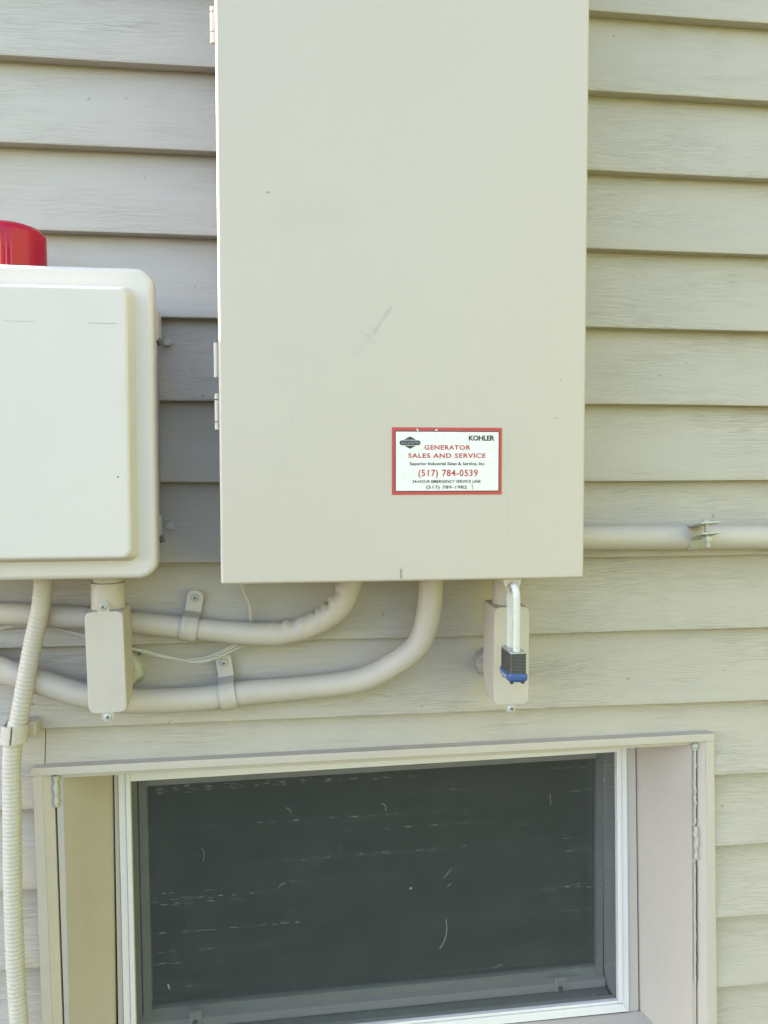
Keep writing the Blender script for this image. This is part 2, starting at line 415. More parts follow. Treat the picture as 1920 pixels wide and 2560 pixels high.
# ------------------------------------------------------------------ the house wall
XC, XR, XW = -0.95, 2.75, 2.35                      # house corner added on the left so sun slips past; far end right
PT = 0.1016                              # one course of siding
house = thing('house', (1.1, 0.02, GZ), 'house wall clad in pale beige wood grain lap siding', 'house')
SLOT_L, SLOT_R, SLOT_T, SLOT_B = -0.289, 0.592, -0.357, -0.845
bm = bmesh.new()
core = (0.027, 0.15)
box(XC+.01, SLOT_L-.001, *core, GZ, 1.25, into=bm); box(SLOT_R+.001, XR, *core, GZ, 1.25, into=bm)
box(SLOT_L-.001, SLOT_R+.001, *core, SLOT_T+.002, 1.25, into=bm); box(SLOT_L-.001, SLOT_R+.001, *core, GZ, SLOT_B, into=bm)
part('wall_core', bm, M['gap'], house, smooth=False)
bm = bmesh.new()
box(XC+.01, XC+.03, .15, 4.0, GZ, 1.25, into=bm); box(XR-.02, XR, .15, 4.0, GZ, 1.25, into=bm); box(XC+.01, XR, 4.0, 4.02, GZ, 1.25, into=bm)
box(XC+.01, XR, .15, 4.0, 1.23, 1.25, into=bm); box(XC+.01, XR, .15, 4.0, GZ, GZ+.02, into=bm)
part('interior', bm, M['interior'], house, smooth=False)
part('foundation', box(XC+.01, XR, -.004, .0235, GZ, -1.12, 0.003), M['concrete'], house)
bm = bmesh.new(); box(XC-.012, XC+.06, -.012, .024, -1.13, 1.25, 0.002, into=bm); box(XC-.012, XC+.0095, .024, .11, -1.13, 1.25, 0.002, into=bm)
part('added_corner_board', bm, M['trim'], house)  # trim of the added, unseen house corner that lets the sun graze by
part('added_bounce_wing', box(XW, XW+.2, -7.5, .0, GZ, 1.9), paint('added_bounce_wing_olive', (0.225, 0.245, 0.09), 0.8, 0.001, 60, 0.2, k=1.0), house, smooth=False)     # added unseen wall, throws yellow-green sunlight back onto the siding
part('soffit', box(XC-.3, XR+.3, -.10, 4.3, 1.251, 1.29), M['soffit'], house)
part('roof', hexa([(XC-.35, -.14, 1.291), (XR+.35, -.14, 1.291), (XR+.35, -.14, 1.36), (XC-.35, -.14, 1.36), (XC-.35, 4.4, 1.291), (XR+.35, 4.4, 1.291), (XR+.35, 4.4, 2.6), (XC-.35, 4.4, 2.6)]), M['roof'], house, smooth=False)

def board(k, x0, x1, zlo=None, zhi=None, seed=0, into=None, raw=False):
    """one length of lap siding: hooked butt at the bottom, face leaning back to the course above"""
    rnd = random.Random(seed*131+k*17+5)
    z0 = k*PT; D = 0.0205
    prof = [(D+.004, z0+.0022), (D-.002, z0+.0012), (0.0022, z0-.0002), (0.0006, z0+.0006), (0.0, z0+.0024), (0.0008, z0+.010),
            (D*0.5, z0+PT*0.5), (D-.0016, z0+PT-.002), (D-.0006, z0+PT+.009), (D+.004, z0+PT+.009)]
    if zlo is not None:   # bottom cut away above an opening
        f = (zlo-z0)/PT
        prof = [(D+.004, zlo), (D*f, zlo)]+[p for p in prof[6:] if p[1] > zlo+.001]
    if zhi is not None:   # top cut away
        prof = [p for p in prof if p[1] < zhi]; f = (zhi-z0)/PT; prof += [(D*f, zhi), (D+.004, zhi)]
    n = max(2, int((x1-x0)/0.07)); bm = bmesh.new(); rows = []
    ph = [rnd.uniform(0, 6.28) for _ in range(4)]
    for i in range(n+1):
        x = x0+(x1-x0)*i/n
        dz = 0.0005*math.sin(x*5.1+ph[0])+0.0003*math.sin(x*13+ph[1]); dy = 0.0006*math.sin(x*3.7+ph[2])+0.0003*math.sin(x*11+ph[3])
        rows.append([bm.verts.new((x, y+(dy if y < D+.002 else 0), z+dz)) for y, z in prof])
    m = len(prof)
    for a, b in zip(rows, rows[1:]):
        for j in range(m): bm.faces.new((a[j], a[(j+1) % m], b[(j+1) % m], b[j]))
    bm.faces.new(rows[0]); bm.faces.new(rows[-1][::-1])
    if into is not None: merge(into, bm); return into
    if raw: return bm
    return part('siding_board', bm, M['siding'], house, angle=40)
for k in range(-11, 12):
    z0, z1 = k*PT, (k+1)*PT
    if z0 >= SLOT_T-.001 or z1 <= SLOT_B: board(k, XC+.058, XR)
    elif z1 > SLOT_T+.02:
        board(k, XC+.058, -0.2884, seed=1); nb = board(k, -0.2876, SLOT_R, zlo=SLOT_T, seed=2, raw=True); board(k, SLOT_R, XR, seed=2, into=nb); part('siding_board', nb, M['siding'], house, angle=40)
    elif z0 < SLOT_B:
        board(k, XC+.058, SLOT_L, seed=1); board(k, SLOT_L, SLOT_R, zhi=SLOT_B, seed=2) if SLOT_B-z0 > .02 else None; board(k, SLOT_R, XR, seed=3)
    else:
        board(k, XC+.058, SLOT_L, seed=1); board(k, SLOT_R, XR, seed=3)

# ------------------------------------------------------------------ basement window
win = thing('window', (0.15, 0.06, -0.83), 'dark basement window behind an insect screen, in a recessed beige surround', 'window')
ZT, ZB = -0.40, -0.76
def lx(a, b):                              # x of a slightly out-of-plumb upright: a at z -0.40, b at z -0.76
    return lambda z: (a+(b-a)*(z-ZT)/(ZB-ZT))/1000
def upright(name, fa, fb, ya, yb, depth, zt, zb, mat, bev=0.0008, parent=win):
    """vertical member between lines fa (outer) and fb (inner); the face runs from depth ya at fa to yb at fb"""
    zt = zt if callable(zt) else (lambda x, v=zt: v); zb = zb if callable(zb) else (lambda x, v=zb: v)
    xa, xb = fa(ZT), fb(ZT); ta, tb = zt(xa), zt(xb); ba, bb = zb(xa), zb(xb)
    return part(name, hexa([(fa(ba), ya, ba), (fb(bb), yb, bb), (fb(tb), yb, tb), (fa(ta), ya, ta),
                            (fa(ba), ya+depth, ba), (fb(bb), yb+depth, bb), (fb(tb), yb+depth, tb), (fa(ta), ya+depth, ta)], bev), mat, parent)
def hz(z0, x0, z1, x1): return lambda x: (z0+(z1-z0)*(x*1000-x0)/(x1-x0))/1000
head_t = hz(-352.6, -299.4, -346.4, 597); head_b = hz(-362.6, -287, -357.0, 585); BOT = -0.842
cLo, cLi, cRo, cRi = lx(-298.6, -292.8), lx(-286.9, -280.4), lx(598.7, 609.6), lx(586.2, 596.8)
bL, bR = lx(-275.6, -270.6), lx(577.6, 585.6)
sL, sR = lx(-264.8, -262.0), lx(569.5, 577.8)
pL, pR = lx(-223.0, -224.2), lx(531.8, 541.8)
fLo, fRo = lx(-215.7, -213.4), lx(515.7, 523.8); fLb, fRb = lx(-205.6, -203.2), lx(505.6, 513.4); fLi, fRi = lx(-198.7, -196.2), lx(498.8, 506.2)
# casing: proud outer band, then a band sloping into the reveal
upright('side_casing', cLo, cLi, -.003, -.003, .030, lambda x: head_b(x)+.0002, BOT, M['trim'])
upright('side_casing', cRi, cRo, -.003, -.003, .030, lambda x: head_b(x)+.0002, BOT, M['trim'])
x0, x1 = -.3002, .5972
part('head_casing', hexa([(x0, -.0045, head_b(x0)), (x1, -.0045, head_b(x1)), (x1, -.0045, head_t(x1)), (x0, -.0045, head_t(x0)),
                          (x0, .024, head_b(x0)), (x1, .024, head_b(x1)), (x1, .024, head_t(x1)), (x0, .024, head_t(x0))], .001), M['trim'], win)
upright('casing_return', cLi, bL, -.0022, .0045, .02, lambda x: head_b(x)-.0004, BOT, M['trim'], .00028)
upright('casing_return', bR, cRi, .0045, -.0022, .02, lambda x: head_b(x)-.0004, BOT, M['trim'], .00028)
# head soffit board behind the casing
xa, xb = -.272, .580
part('head_board', hexa([(xa, .006, head_b(xa)-.0075), (xb, .006, head_b(xb)-.0075), (xb, .006, head_b(xb)-.0005), (xa, .006, head_b(xa)-.0005),
                         (xa, .099, head_b(xa)-.024), (xb, .099, head_b(xb)-.024), (xb, .099, head_b(xb)-.0005), (xa, .099, head_b(xa)-.0005)], .0008), M['trim'], win)
# jamb stops and splayed jamb panels
upright('jamb_stop', lx(-273.6, -268.6), sL, .0065, .0065, .02, lambda x: head_b(x)-.004, BOT, M['trim'], .0006)
upright('jamb_stop', sR, lx(575.8, 583.8), .0065, .0065, .02, lambda x: head_b(x)-.004, BOT, M['trim'], .0006)
upright('jamb_panel', sL, pL, .005, .100, .012, lambda x: head_b(x)-.006, BOT, M['trim'], .0012)
upright('jamb_panel', pR, sR, .100, .005, .012, lambda x: head_b(x)-.006, BOT, M['trim'], .0012)
# window track
upright('track', lx(-220.6, -220.6), fLo, .0985, .0985, .012, -.372, -.83, M['trim'], .00028)
upright('track', fRo, lx(529.6, 539.2), .0985, .0985, .012, -.372, -.83, M['trim'], .00028)
# outer frame: uprights with an inner bead, head and bottom rails
f_t = hz(-411.3, -198.7, -401.4, 498.8); b_t = hz(-790.0, -196, -781.4, 507); b_b = hz(-806.5, -213, -798.5, 525)
upright('frame_stile', lambda z: fLo(z)+.0006, fLb, .096, .096, .056, -.375, -.79, M['frame'], .0008)
upright('frame_stile', fRb, lambda z: fRo(z)-.0006, .096, .096, .056, -.375, lambda x: b_b(x)+.0015, M['frame'], .0008)
upright('frame_bead', lambda z: fLb(z)+.0004, fLi, .094, .094, .057, -.376, -.784, M['frame'], .0007)
upright('frame_bead', fRi, lambda z: fRb(z)-.0004, .094, .094, .057, -.376, -.784, M['frame'], .0007)
x0, x1 = -.199, .5
part('frame_head', hexa([(x0, .0952, f_t(x0)), (x1, .0952, f_t(x1)), (x1, .0952, -.374), (x0, .0952, -.374), (x0, .151, f_t(x0)), (x1, .151, f_t(x1)), (x1, .151, -.374), (x0, .151, -.374)], .0008), M['frame'], win)
x0, x1 = -.2125, .5238; mid = lambda x: b_t(x)-.0045
bm = hexa([(x0, .0945, b_b(x0)), (x1, .0945, b_b(x1)), (x1-.011, .0945, mid(x1)), (x0+.011, .0945, mid(x0)), (x0, .11, b_b(x0)), (x1, .11, b_b(x1)), (x1-.011, .11, mid(x1)), (x0+.011, .11, mid(x0))], .0007)
x0, x1 = -.1975, .5065
hexa([(x0, .0965, mid(x0)+.0004), (x1, .0965, mid(x1)+.0004), (x1, .0965, b_t(x1)), (x0, .0965, b_t(x0)), (x0, .112, mid(x0)+.0004), (x1, .112, mid(x1)+.0004), (x1, .112, b_t(x1)), (x0, .112, b_t(x0))], .0006, into=bm)
part('frame_bottom_rail', bm, M['frame'], win)
part('sill_track', hexa([(x0, .112, -.812), (x1, .112, -.802), (x1, .112, -.796), (x0, .112, -.805), (x0, .152, -.812), (x1, .152, -.802), (x1, .152, -.789), (x0, .152, -.798)]), M['sash'], win)
bm = hexa([(-.268, -.014, -.840), (.582, -.014, -.836), (.582, -.014, -.830), (-.268, -.014, -.834), (-.268, .097, -.83), (.582, .097, -.826), (.582, .097, -.8), (-.268, .097, -.807)], .001)
part('sill', bm, M['trim'], win)
# sash: four members round the glass
gl, gr = lx(-185.2, -182.2), lx(489.9, 492.6); g_t = hz(-438.3, -185, -428.4, 490); g_b = hz(-768.8, -182, -758.9, 492.6)
upright('sash_stile', lx(-196.6, -194.0), gl, .147, .147, .016, lambda x: g_t(x)+.03, lambda x: g_b(x)-.012, M['sash'], .001)
upright('sash_stile', gr, lx(500.6, 503.6), .147, .147, .016, lambda x: g_t(x)+.03, lambda x: g_b(x)-.012, M['sash'], .001)
x0, x1 = -.1848, .4898
part('sash_rail', hexa([(x0, .1475, g_t(x0)), (x1, .1475, g_t(x1)), (x1, .1475, g_t(x1)+.03), (x0, .1475, g_t(x0)+.03), (x0, .163, g_t(x0)), (x1, .163, g_t(x1)), (x1, .163, g_t(x1)+.03), (x0, .163, g_t(x0)+.03)], .001), M['frame'], win)
x0, x1 = -.1822, .4922
part('sash_rail', hexa([(x0, .1475, g_b(x0)-.013), (x1, .1475, g_b(x1)-.013), (x1, .1475, g_b(x1)), (x0, .1475, g_b(x0)), (x0, .163, g_b(x0)-.013), (x1, .163, g_b(x1)-.013), (x1, .163, g_b(x1)), (x0, .163, g_b(x0))], .001), M['sash'], win)
x0, x1 = -.196, .503
part('sash_ledge', hexa([(x0, .136, g_b(x0)-.0255), (x1, .136, g_b(x1)-.0255), (x1, .136, g_b(x1)-.0125), (x0, .136, g_b(x0)-.0125), (x0, .162, g_b(x0)-.0255), (x1, .162, g_b(x1)-.0255), (x1, .162, g_b(x1)-.0105), (x0, .162, g_b(x0)-.0105)], .001), M['frame'], win)
part('glass_pane', hexa([(-.19, .155, -.775), (.498, .155, -.766), (.498, .155, -.42), (-.19, .155, -.43), (-.19, .159, -.775), (.498, .159, -.766), (.498, .159, -.42), (-.19, .159, -.43)]), M['glass'], win, smooth=False)
for cx, cz in ((.4294, -.7715), (-.1186, -.7765)):
    bm = box(cx-.009, cx+.009, .1315, .1355, cz-.0115, cz+.0095, .0015)
    for q in range(5): box(cx-.007+q*.003, cx-.0056+q*.003, .1305, .1318, cz-.004, cz+.0085, into=bm)
    c = part('sash_clip', bm, M['frame'], win)
    part('clip_rivet', lathe([(.0042, 0), (.0042, .001), (.003, .0018)], (cx, .1315, cz-.0065)), M['slot'], c)
# insect screen and the lint caught in it
def sheet(P):
    bm = bmesh.new(); bm.faces.new([bm.verts.new(p) for p in P]); return bm
scr = part('insect_screen', hexa([(fLi(-.79)-.003, .1030, -.792), (fRi(-.79)+.003, .1030, -.785), (fRi(-.4)+.003, .1030, -.398), (fLi(-.4)-.003, .1030, -.408),
                                  (fLi(-.79)-.003, .1032, -.792), (fRi(-.79)+.003, .1032, -.785), (fRi(-.4)+.003, .1032, -.398), (fLi(-.4)-.003, .1032, -.408)]), M['screen'], win, smooth=False)
SY = .1022
for pts, r in (([(.244, SY, -.640), (.2455, SY, -.655), (.242, SY, -.672), (.235, SY, -.684)], .00045), ([(.241, SY, -.578), (.247, SY, -.571), (.251, SY, -.566)], .00028),
               ([(.246, SY, -.592), (.252, SY, -.587)], .00028), ([(.002, SY, -.577), (.008, SY, -.571), (.012, SY, -.572)], .00028), ([(.400, SY, -.462), (.4005, SY, -.474), (.402, SY, -.478)], .00028),
               ([(-.104, SY, -.512), (-.101, SY, -.522), (-.103, SY, -.532)], .00028), ([(.014, SY, -.462), (.019, SY, -.466), (.020, SY, -.470)], .00028), ([(-.153, SY, -.705), (-.151, SY, -.712)], .001),
               ([(.150, SY, -.463), (.156, SY, -.468), (.155, SY, -.474)], .00028)):
    part('lint', tube(catmull(pts, 5), r, 5), M['lint'], scr)
part('lint', lathe([(.0018, 0), (.0014, .0008)], (.192, SY, -.5905), seg=7), M['lint'], scr)
part('lint', lathe([(.0016, 0), (.0012, .0008)], (.4835, SY, -.445), seg=7), M['lint'], scr)
part('lint', tube([(.468, .118, -.792), (.474, .117, -.786), (.478, .117, -.780)], .0018, 6), M['caulk'], scr)
# cracked caulk where casing meets jamb
def caulk(f, y, z0, z1, r, seed, wob=0.0012):
    rnd = random.Random(seed); n = int(abs(z1-z0)/.004)+2
    P = [Vector((f(z0+(z1-z0)*i/n)+rnd.uniform(-wob, wob)*.6, y+rnd.uniform(-.0006, .0006), z0+(z1-z0)*i/n)) for i in range(n+1)]
    return part('caulk_bead', tube(P, lambda i, s: r*rnd.uniform(.65, 1.35), 7), M['caulk'], win, angle=60)
caulk(lambda z: (bL(z)+.0028), .0032, -.366, -.405, .0042, 1); caulk(lambda z: bR(z)-.0045, .0034, -.362, -.475, .0018, 2)
caulk(lambda z: bR(z)-.0035, .0030, -.478, -.525, .0027, 3, .0016); caulk(lambda z: bR(z)-.0050, .0036, -.53, -.70, .0015, 4, .0003)
caulk(lambda z: sL(z)-.008, .004, -.365, -.372, .004, 5); caulk(lambda z: sR(z)+.0035, .003, -.362, -.37, .004, 6)

# ------------------------------------------------------------------ transfer switch cabinet
cab = thing('electrical_cabinet', (.145, 0, -.107), 'tall beige steel cabinet with a red bordered sticker, mounted on the siding', 'cabinet')
part('cabinet_body', box(-.0530, .3425, -.148, -.0005, -.1040, .86, .002), M['cab'], cab)
def dish_door():
    # folded pan door: softly rolled edges, lip turned back over the body
    bm = box(-.0574, .3465, -.165, -.1435, -.1075, .87, .0032, 4)
    return bm
door = part('cabinet_door', dish_door(), M['door'], cab, angle=60)
part('door_slot', box(.1368, .1379, -.1652, -.164, -.1042, -.0938, .0003), M['slot'], cab)
def hinge(zs, ztop, zbot, dx):
    bm = bmesh.new(); box(-.0590-dx, -.0565, -.158, -.140, zbot, ztop, .0006, into=bm)
    h = part('hinge', bm, M['cab'], cab)
    for a, b in zs: part('hinge_knuckle', cyl((-.0600-dx*.5, -.1560, b), (-.0600-dx*.5, -.1560, a), .0029, 14, .0004), M['cab'], h)
hinge([(.4975, .4930), (.4915, .4725), (.4710, .4608)], .4978, .4605, .0)
hinge([(.1502, .1135)], .1502, .1133, .0)
hinge([(.0962, .0904), (.0893, .0668), (.0658, .0580)], .0963, .0578, -.0008)
# hasp tab under the door
def hasp():
    bm = bmesh.new(); c = (.2655, -.1170); n = 20; rh = .0058; y0, y1 = -.1565, -.1545
    out = [(.2545, -.1035), (.2765, -.1035), (.2765, -.1090), (.2722, -.1235), (.2665, -.1262), (.2610, -.1235), (.2545, -.1090)]
    # outline sampled towards the hole so that the hole is real
    ring_o, ring_i = [], []
    for k in range(n):
        a = 2*math.pi*k/n; d = Vector((math.cos(a), math.sin(a))); best = None
        for i in range(len(out)):
            p = Vector(out[i])-Vector(c); q = Vector(out[(i+1) % len(out)])-Vector(c); e = q-p
            den = d.x*e.y-d.y*e.x
            if abs(den) < 1e-9: continue
            t = (p.x*e.y-p.y*e.x)/den; u = (p.x*d.y-p.y*d.x)/den
            if t > 0 and -1e-6 <= u <= 1+1e-6 and (best is None or t < best): best = t
        ring_o.append((c[0]+d.x*best, c[1]+d.y*best)); ring_i.append((c[0]+d.x*rh, c[1]+d.y*rh))
    V = {}
    for nm, ring in (('o', ring_o), ('i', ring_i)):
        for yy, lab in ((y0, 'f'), (y1, 'b')): V[nm+lab] = [bm.verts.new((x, yy, z)) for x, z in ring]
    for k in range(n):
        j = (k+1) % n
        bm.faces.new((V['of'][k], V['of'][j], V['if'][j], V['if'][k])); bm.faces.new((V['ob'][k], V['ib'][k], V['ib'][j], V['ob'][j]))
        bm.faces.new((V['of'][k], V['ob'][k], V['ob'][j], V['of'][j])); bm.faces.new((V['if'][k], V['if'][j], V['ib'][j], V['ib'][k]))
    part('hasp_tab', bm, M['cab'], cab, angle=50)
hasp()
# old labels painted over on the door
for x0, x1, z0, z1 in ((.2579, .3120, .0085, .0724), (.2570, .3140, -.0752, .0020)):
    part('painted_over_label', prism(rrect(x0, x1, z0, z1, .001, 2), -.16518, -.1645, .0), M['door'], cab, smooth=False)
# the sticker
SX0, SX1, SZ0, SZ1 = .1273, .2501, -.0122, .0613
st = part('sticker', prism(rrect(SX0, SX1, SZ0, SZ1, .0004, 2), -.1655, -.1640), M['red'], cab, smooth=False)
KX = (SX1-SX0)/1339; KZ = (SZ1-SZ0)/823
sxm = lambda px: SX0+(px-148)*KX
szm = lambda py: SZ1-(py-137)*KZ
def flat(name, pts, y, mat): return part(name, prism(pts, y, y+.0006), mat, st, smooth=False)
flat('border_line', [(sxm(184), szm(922)), (sxm(1456), szm(922)), (sxm(1456), szm(178)), (sxm(184), szm(178))], -.1657, M['black'])
flat('sticker_face', [(sxm(195), szm(912)), (sxm(1445), szm(912)), (sxm(1445), szm(190)), (sxm(195), szm(190))], -.1659, M['white'])
def letters(txt, x0, x1, y0, y1, mat, bold=0.0, y=-.1661, sp=1.0, xm=sxm, zm=szm):
    bm = text_bm(txt, bold, sp); X0, X1, Z0, Z1 = xm(x0), xm(x1), zm(y1), zm(y0)
    for v in bm.verts: v.co = Vector((X0+(X1-X0)*v.co.x, y, Z0+(Z1-Z0)*v.co.y))
    for f in bm.faces:
        f.normal_update()
        if f.normal.y > 0: f.normal_flip()
    me = bpy.data.meshes.new('lettering'); bm.to_mesh(me); bm.free(); me.materials.append(mat)
    me.transform(Matrix.Translation(-origin_of(st))); o = bpy.data.objects.new('lettering', me); COL.objects.link(o); o.parent = st
letters('KOHLER', 1078, 1395, 232, 297, M['black'], .034, sp=.95)
letters('GENERATOR', 538, 1098, 352, 410, M['red'], .026, sp=1.12)
letters('SALES AND SERVICE', 343, 1285, 452, 510, M['red'], .026, sp=1.12)
letters('Superior Industrial Sales & Service, Inc.', 360, 1282, 560, 610, M['black'], .018)
letters('(517) 784-0539', 465, 1190, 652, 760, M['red'], .018, sp=1.1)
letters('24-HOUR EMERGENCY SERVICE LINE', 393, 1225, 780, 816, M['black'], .016)
letters('(517) 789-1982', 560, 1058, 848, 900, M['black'], .016, sp=1.05)
flat('logo_diamond', [(sxm(365), szm(400)), (sxm(452), szm(350)), (sxm(452), szm(296)), (sxm(365), szm(248)), (sxm(278), szm(296)), (sxm(278), szm(350))], -.16605, M['black'])
flat('logo_bar_rim', rrect(sxm(232), sxm(496), szm(360), szm(290), .003, 4), -.1662, M['white'])
flat('logo_bar', rrect(sxm(238), sxm(490), szm(354), szm(296), .0025, 4), -.16635, M['black'])
letters('BRIGGS & STRATTON', 258, 470, 312, 340, M['greyprint'], .004, -.1665)
flat('wear_nick', [(sxm(447), szm(178)), (sxm(468), szm(186)), (sxm(462), szm(160)), (sxm(444), szm(150))], -.16575, M['white'])
flat('wear_nick', [(sxm(664), szm(176)), (sxm(698), szm(176)), (sxm(688), szm(150))], -.16575, M['white'])
flat('stain', [(sxm(1112), szm(845)), (sxm(1136), szm(850)), (sxm(1140), szm(905)), (sxm(1130), szm(906))], -.16595, M['stain'])
flat('stain', [(sxm(1112), szm(850)), (sxm(1128), szm(850)), (sxm(1121), szm(815))], -.16605, M['greyprint'])

# ------------------------------------------------------------------ control enclosure with raised cover
enc = thing('control_enclosure', (-.30, 0, -.104), 'off white plastic enclosure with rounded corners, a red beacon on top', 'enclosure')
EL = -.475
part('enclosure_base', prism(rrect(EL+.022, -.140, -.084, .213, .012, 6), -.100, -.0005, .003), M['encl'], enc)
part('enclosure_cover', prism(rrect(EL, -.1284, -.1040, .2330, .020, 8), -.130, -.1005, .0065, 4), M['encl'], enc, angle=60)
bm = bmesh.new()
def loft(outs, into):
    rings = [[into.verts.new((x, y, z)) for x, z in pts] for pts, y in outs]; n = len(rings[0])
    for a, b in zip(rings, rings[1:]):
        for k in range(n): into.faces.new((a[k], a[(k+1) % n], b[(k+1) % n], b[k]))
    into.faces.new(rings[-1])
def rr(d, r): return rrect(EL+.022+d, -.1478-d, -.0840+d, .2120-d, r, 6)
loft([(rr(0, .010), -.1295), (rr(.0012, .010), -.1330), (rr(.0042, .0095), -.1465), (rr(.0055, .009), -.1490), (rr(.0085, .007), -.1500)], bm)
pan = part('raised_panel', bm, M['encl'], enc, angle=50)
part('surface_crack', tube([(-.2765, -.1500, .1697), (-.262, -.15, .1695), (-.245, -.15, .1698)], .0002, 5), M['hairline'], enc)
part('surface_crack', tube([(-.192, -.1500, .1693), (-.172, -.15, .1692), (-.164, -.15, .1694)], .00028, 5), M['hairline'], enc)
for z0, z1, full in ((.196, .161, True), (-.037, -.064, False)):
    bm = box(-.1475, -.1285 if full else -.1305, -.0960, -.062, z1, z0, .0025)
    lt = part('latch', bm, M['encl'], enc)
    part('latch_pin', cyl((-.1300, -.084, z1+.004), (-.1275, -.084, z1-.004), .0030, 10, .0006), M['slot'], lt)
    bm = lathe([(.0050, -.001), (.0050, .0012), (.0035, .002)], (-.1300, .006, (z0+z1)/2-.004)); part('mounting_lug', bm, M['caulk'], enc)
part('speck', lathe([(.0010, -.0002), (.0008, .0003)], (-.1646, -.1500, .0079), seg=8), M['bug'], enc)

bc = Vector((-.2925, -.078, .233))
bea = thing('warning_beacon', bc, 'red ribbed warning beacon on top of the off white enclosure', 'beacon')
def beacon_lens():
    bm = bmesh.new(); seg = 96; rings = []
    for r, h in ((.0405, -.004), (.0412, .001), (.0410, .020), (.0406, .0410), (.0396, .0445), (.034, .0492), (.025, .0526), (.013, .0545), (.002, .055)):
        ring = []
        for k in range(seg):
            a = 2*math.pi*k/seg; d = math.degrees(a) % 360
            rib = 0.0010*math.cos(a*48) if (h < .043 and 190 < d < 296) else (0.0004*math.cos(a*9) if h < .043 else 0.0)
            ring.append(bm.verts.new(bc+Vector(((r+rib)*math.cos(a), (r+rib)*math.sin(a), h))))
        rings.append(ring)
    for a, b in zip(rings, rings[1:]):
        for k in range(seg): bm.faces.new((a[k], a[(k+1) % seg], b[(k+1) % seg], b[k]))
    bm.faces.new(rings[0][::-1]); bm.faces.new(rings[-1])
    return part('lens', bm, M['beacon'], bea, angle=50)
beacon_lens()
part('base_ring', lathe([(.044, -.0005), (.044, .0008), (.0425, .0016)], bc, 'Z', 48), M['encl'], bea)

# ------------------------------------------------------------------ conduit bodies under the two boxes
def conduit_body(cx, zt, zb, w, lean, pipe_x, pipe_r, pipe_top, hub, blob_r, blob_z, label, top_screw, group):
    cz = (zt+zb)/2; c = Vector((cx, -.07, cz)); sg = 1 if cx < .1 else -1
    lb = thing('junction_fitting', (cx, 0, zb), label, 'conduit fitting', group)
    h = w/2-.0006
    # body: side outline pushed across, rounded at the lower back
    prof = [(-.0945, zt-.001), (-.044, zt+.001), (-.040, zt-.003), (-.040, zb+.030), (-.046, zb+.016), (-.060, zb+.006), (-.080, zb+.0015), (-.0945, zb+.001)]
    bm = bmesh.new(); a = [bm.verts.new((cx-h, y, z)) for y, z in prof]; b = [bm.verts.new((cx+h, y, z)) for y, z in prof]; n = len(prof)
    bm.faces.new(a); bm.faces.new(b[::-1])
    for i in range(n): bm.faces.new((a[i], b[i], b[(i+1) % n], a[(i+1) % n]))
    bmesh.ops.recalc_face_normals(bm, faces=bm.faces[:]); bevel_all(bm, .003, 3, 30); rotz_y(bm, lean, c)
    part('fitting_body', bm, M['pvc'], lb, angle=60)
    # cover with its two ears
    bm = prism(rrect(cx-w/2, cx+w/2, zb, zt, .0078, 6), -.098, -.0950, .0009, 2)
    if top_screw: prism(rrect(cx-.0065, cx+.0065, zt-.004, zt+.0115, .006, 5), -.0974, -.0952, .0005, into=bm)
    prism(rrect(cx-.0065, cx+.0065, zb-.0105, zb+.004, .006, 5), -.0974, -.0952, .0005, into=bm)
    rotz_y(bm, lean, c); part('cover_plate', bm, M['pvc'], lb, angle=50)
    rot = Matrix.Rotation(lean, 3, 'Y')
    for sz in ([zt+.0055] if top_screw else [])+[zb-.0045]:
        screw(lb, c+rot @ (Vector((cx, -.0976, sz))-c), .0044, .5+sz*9)
    # hub and pipe stub on top, rear hub into the wall
    if hub:
        bm = lathe([(pipe_r+.0022, zt-.004), (pipe_r+.0022, pipe_top-.0150), (pipe_r+.0008, pipe_top-.0145), (pipe_r-.0008, pipe_top-.0185)], (pipe_x, -.066, 0), 'Z', 32)
        part('hub', bm, M['pvc'], lb, angle=50)
        part('hub_gap', lathe([(pipe_r+.0006, pipe_top-.0170), (pipe_r+.0006, pipe_top-.0142)], (pipe_x, -.066, 0), 'Z', 32), M['slot'], lb)
    part('pipe_stub', lathe([(pipe_r, zt-.006), (pipe_r, pipe_top)], (pipe_x, -.066, 0), 'Z', 32), M['pvc'], lb, angle=50)
    bx = cx+.004*sg
    part('rear_hub', cyl((bx, -.042, blob_z), (bx, .014, blob_z), .0135, 20), M['pvc'], lb)
    rnd = random.Random(int(cx*1e4)); bm = lathe([(blob_r*1.08, -.016), (blob_r, .0015), (blob_r*.86, .006), (blob_r*.6, .0085)], (bx, .0, blob_z), seg=22)
    for v in bm.verts:
        d = Vector((v.co.x-bx, 0, v.co.z-blob_z)); v.co += d*rnd.uniform(-.12, .10)+Vector((0, rnd.uniform(-.0015, .0012), 0))
    part('caulk_ring', bm, M['caulk'], lb, angle=70)
    if top_screw: part('missing_chip', lathe([(.0022, 0), (.0015, .001)], (cx+.0225, -.0035, blob_z+.019), seg=7), M['slot'], lb)
    return lb
G_LB = 'conduit fittings below the boxes'
conduit_body(-.1908, -.1446, -.2606, .0420, -.0255, -.1927, .0170, -.1005, True, .0230, -.2330, 'beige conduit fitting with two screws below the off white enclosure', True, G_LB)
conduit_body(.2824, -.1496, -.2686, .0434, 0.0, .2838, .0168, -.1035, False, .0165, -.2400, 'beige conduit fitting behind the blue padlock', False, G_LB)

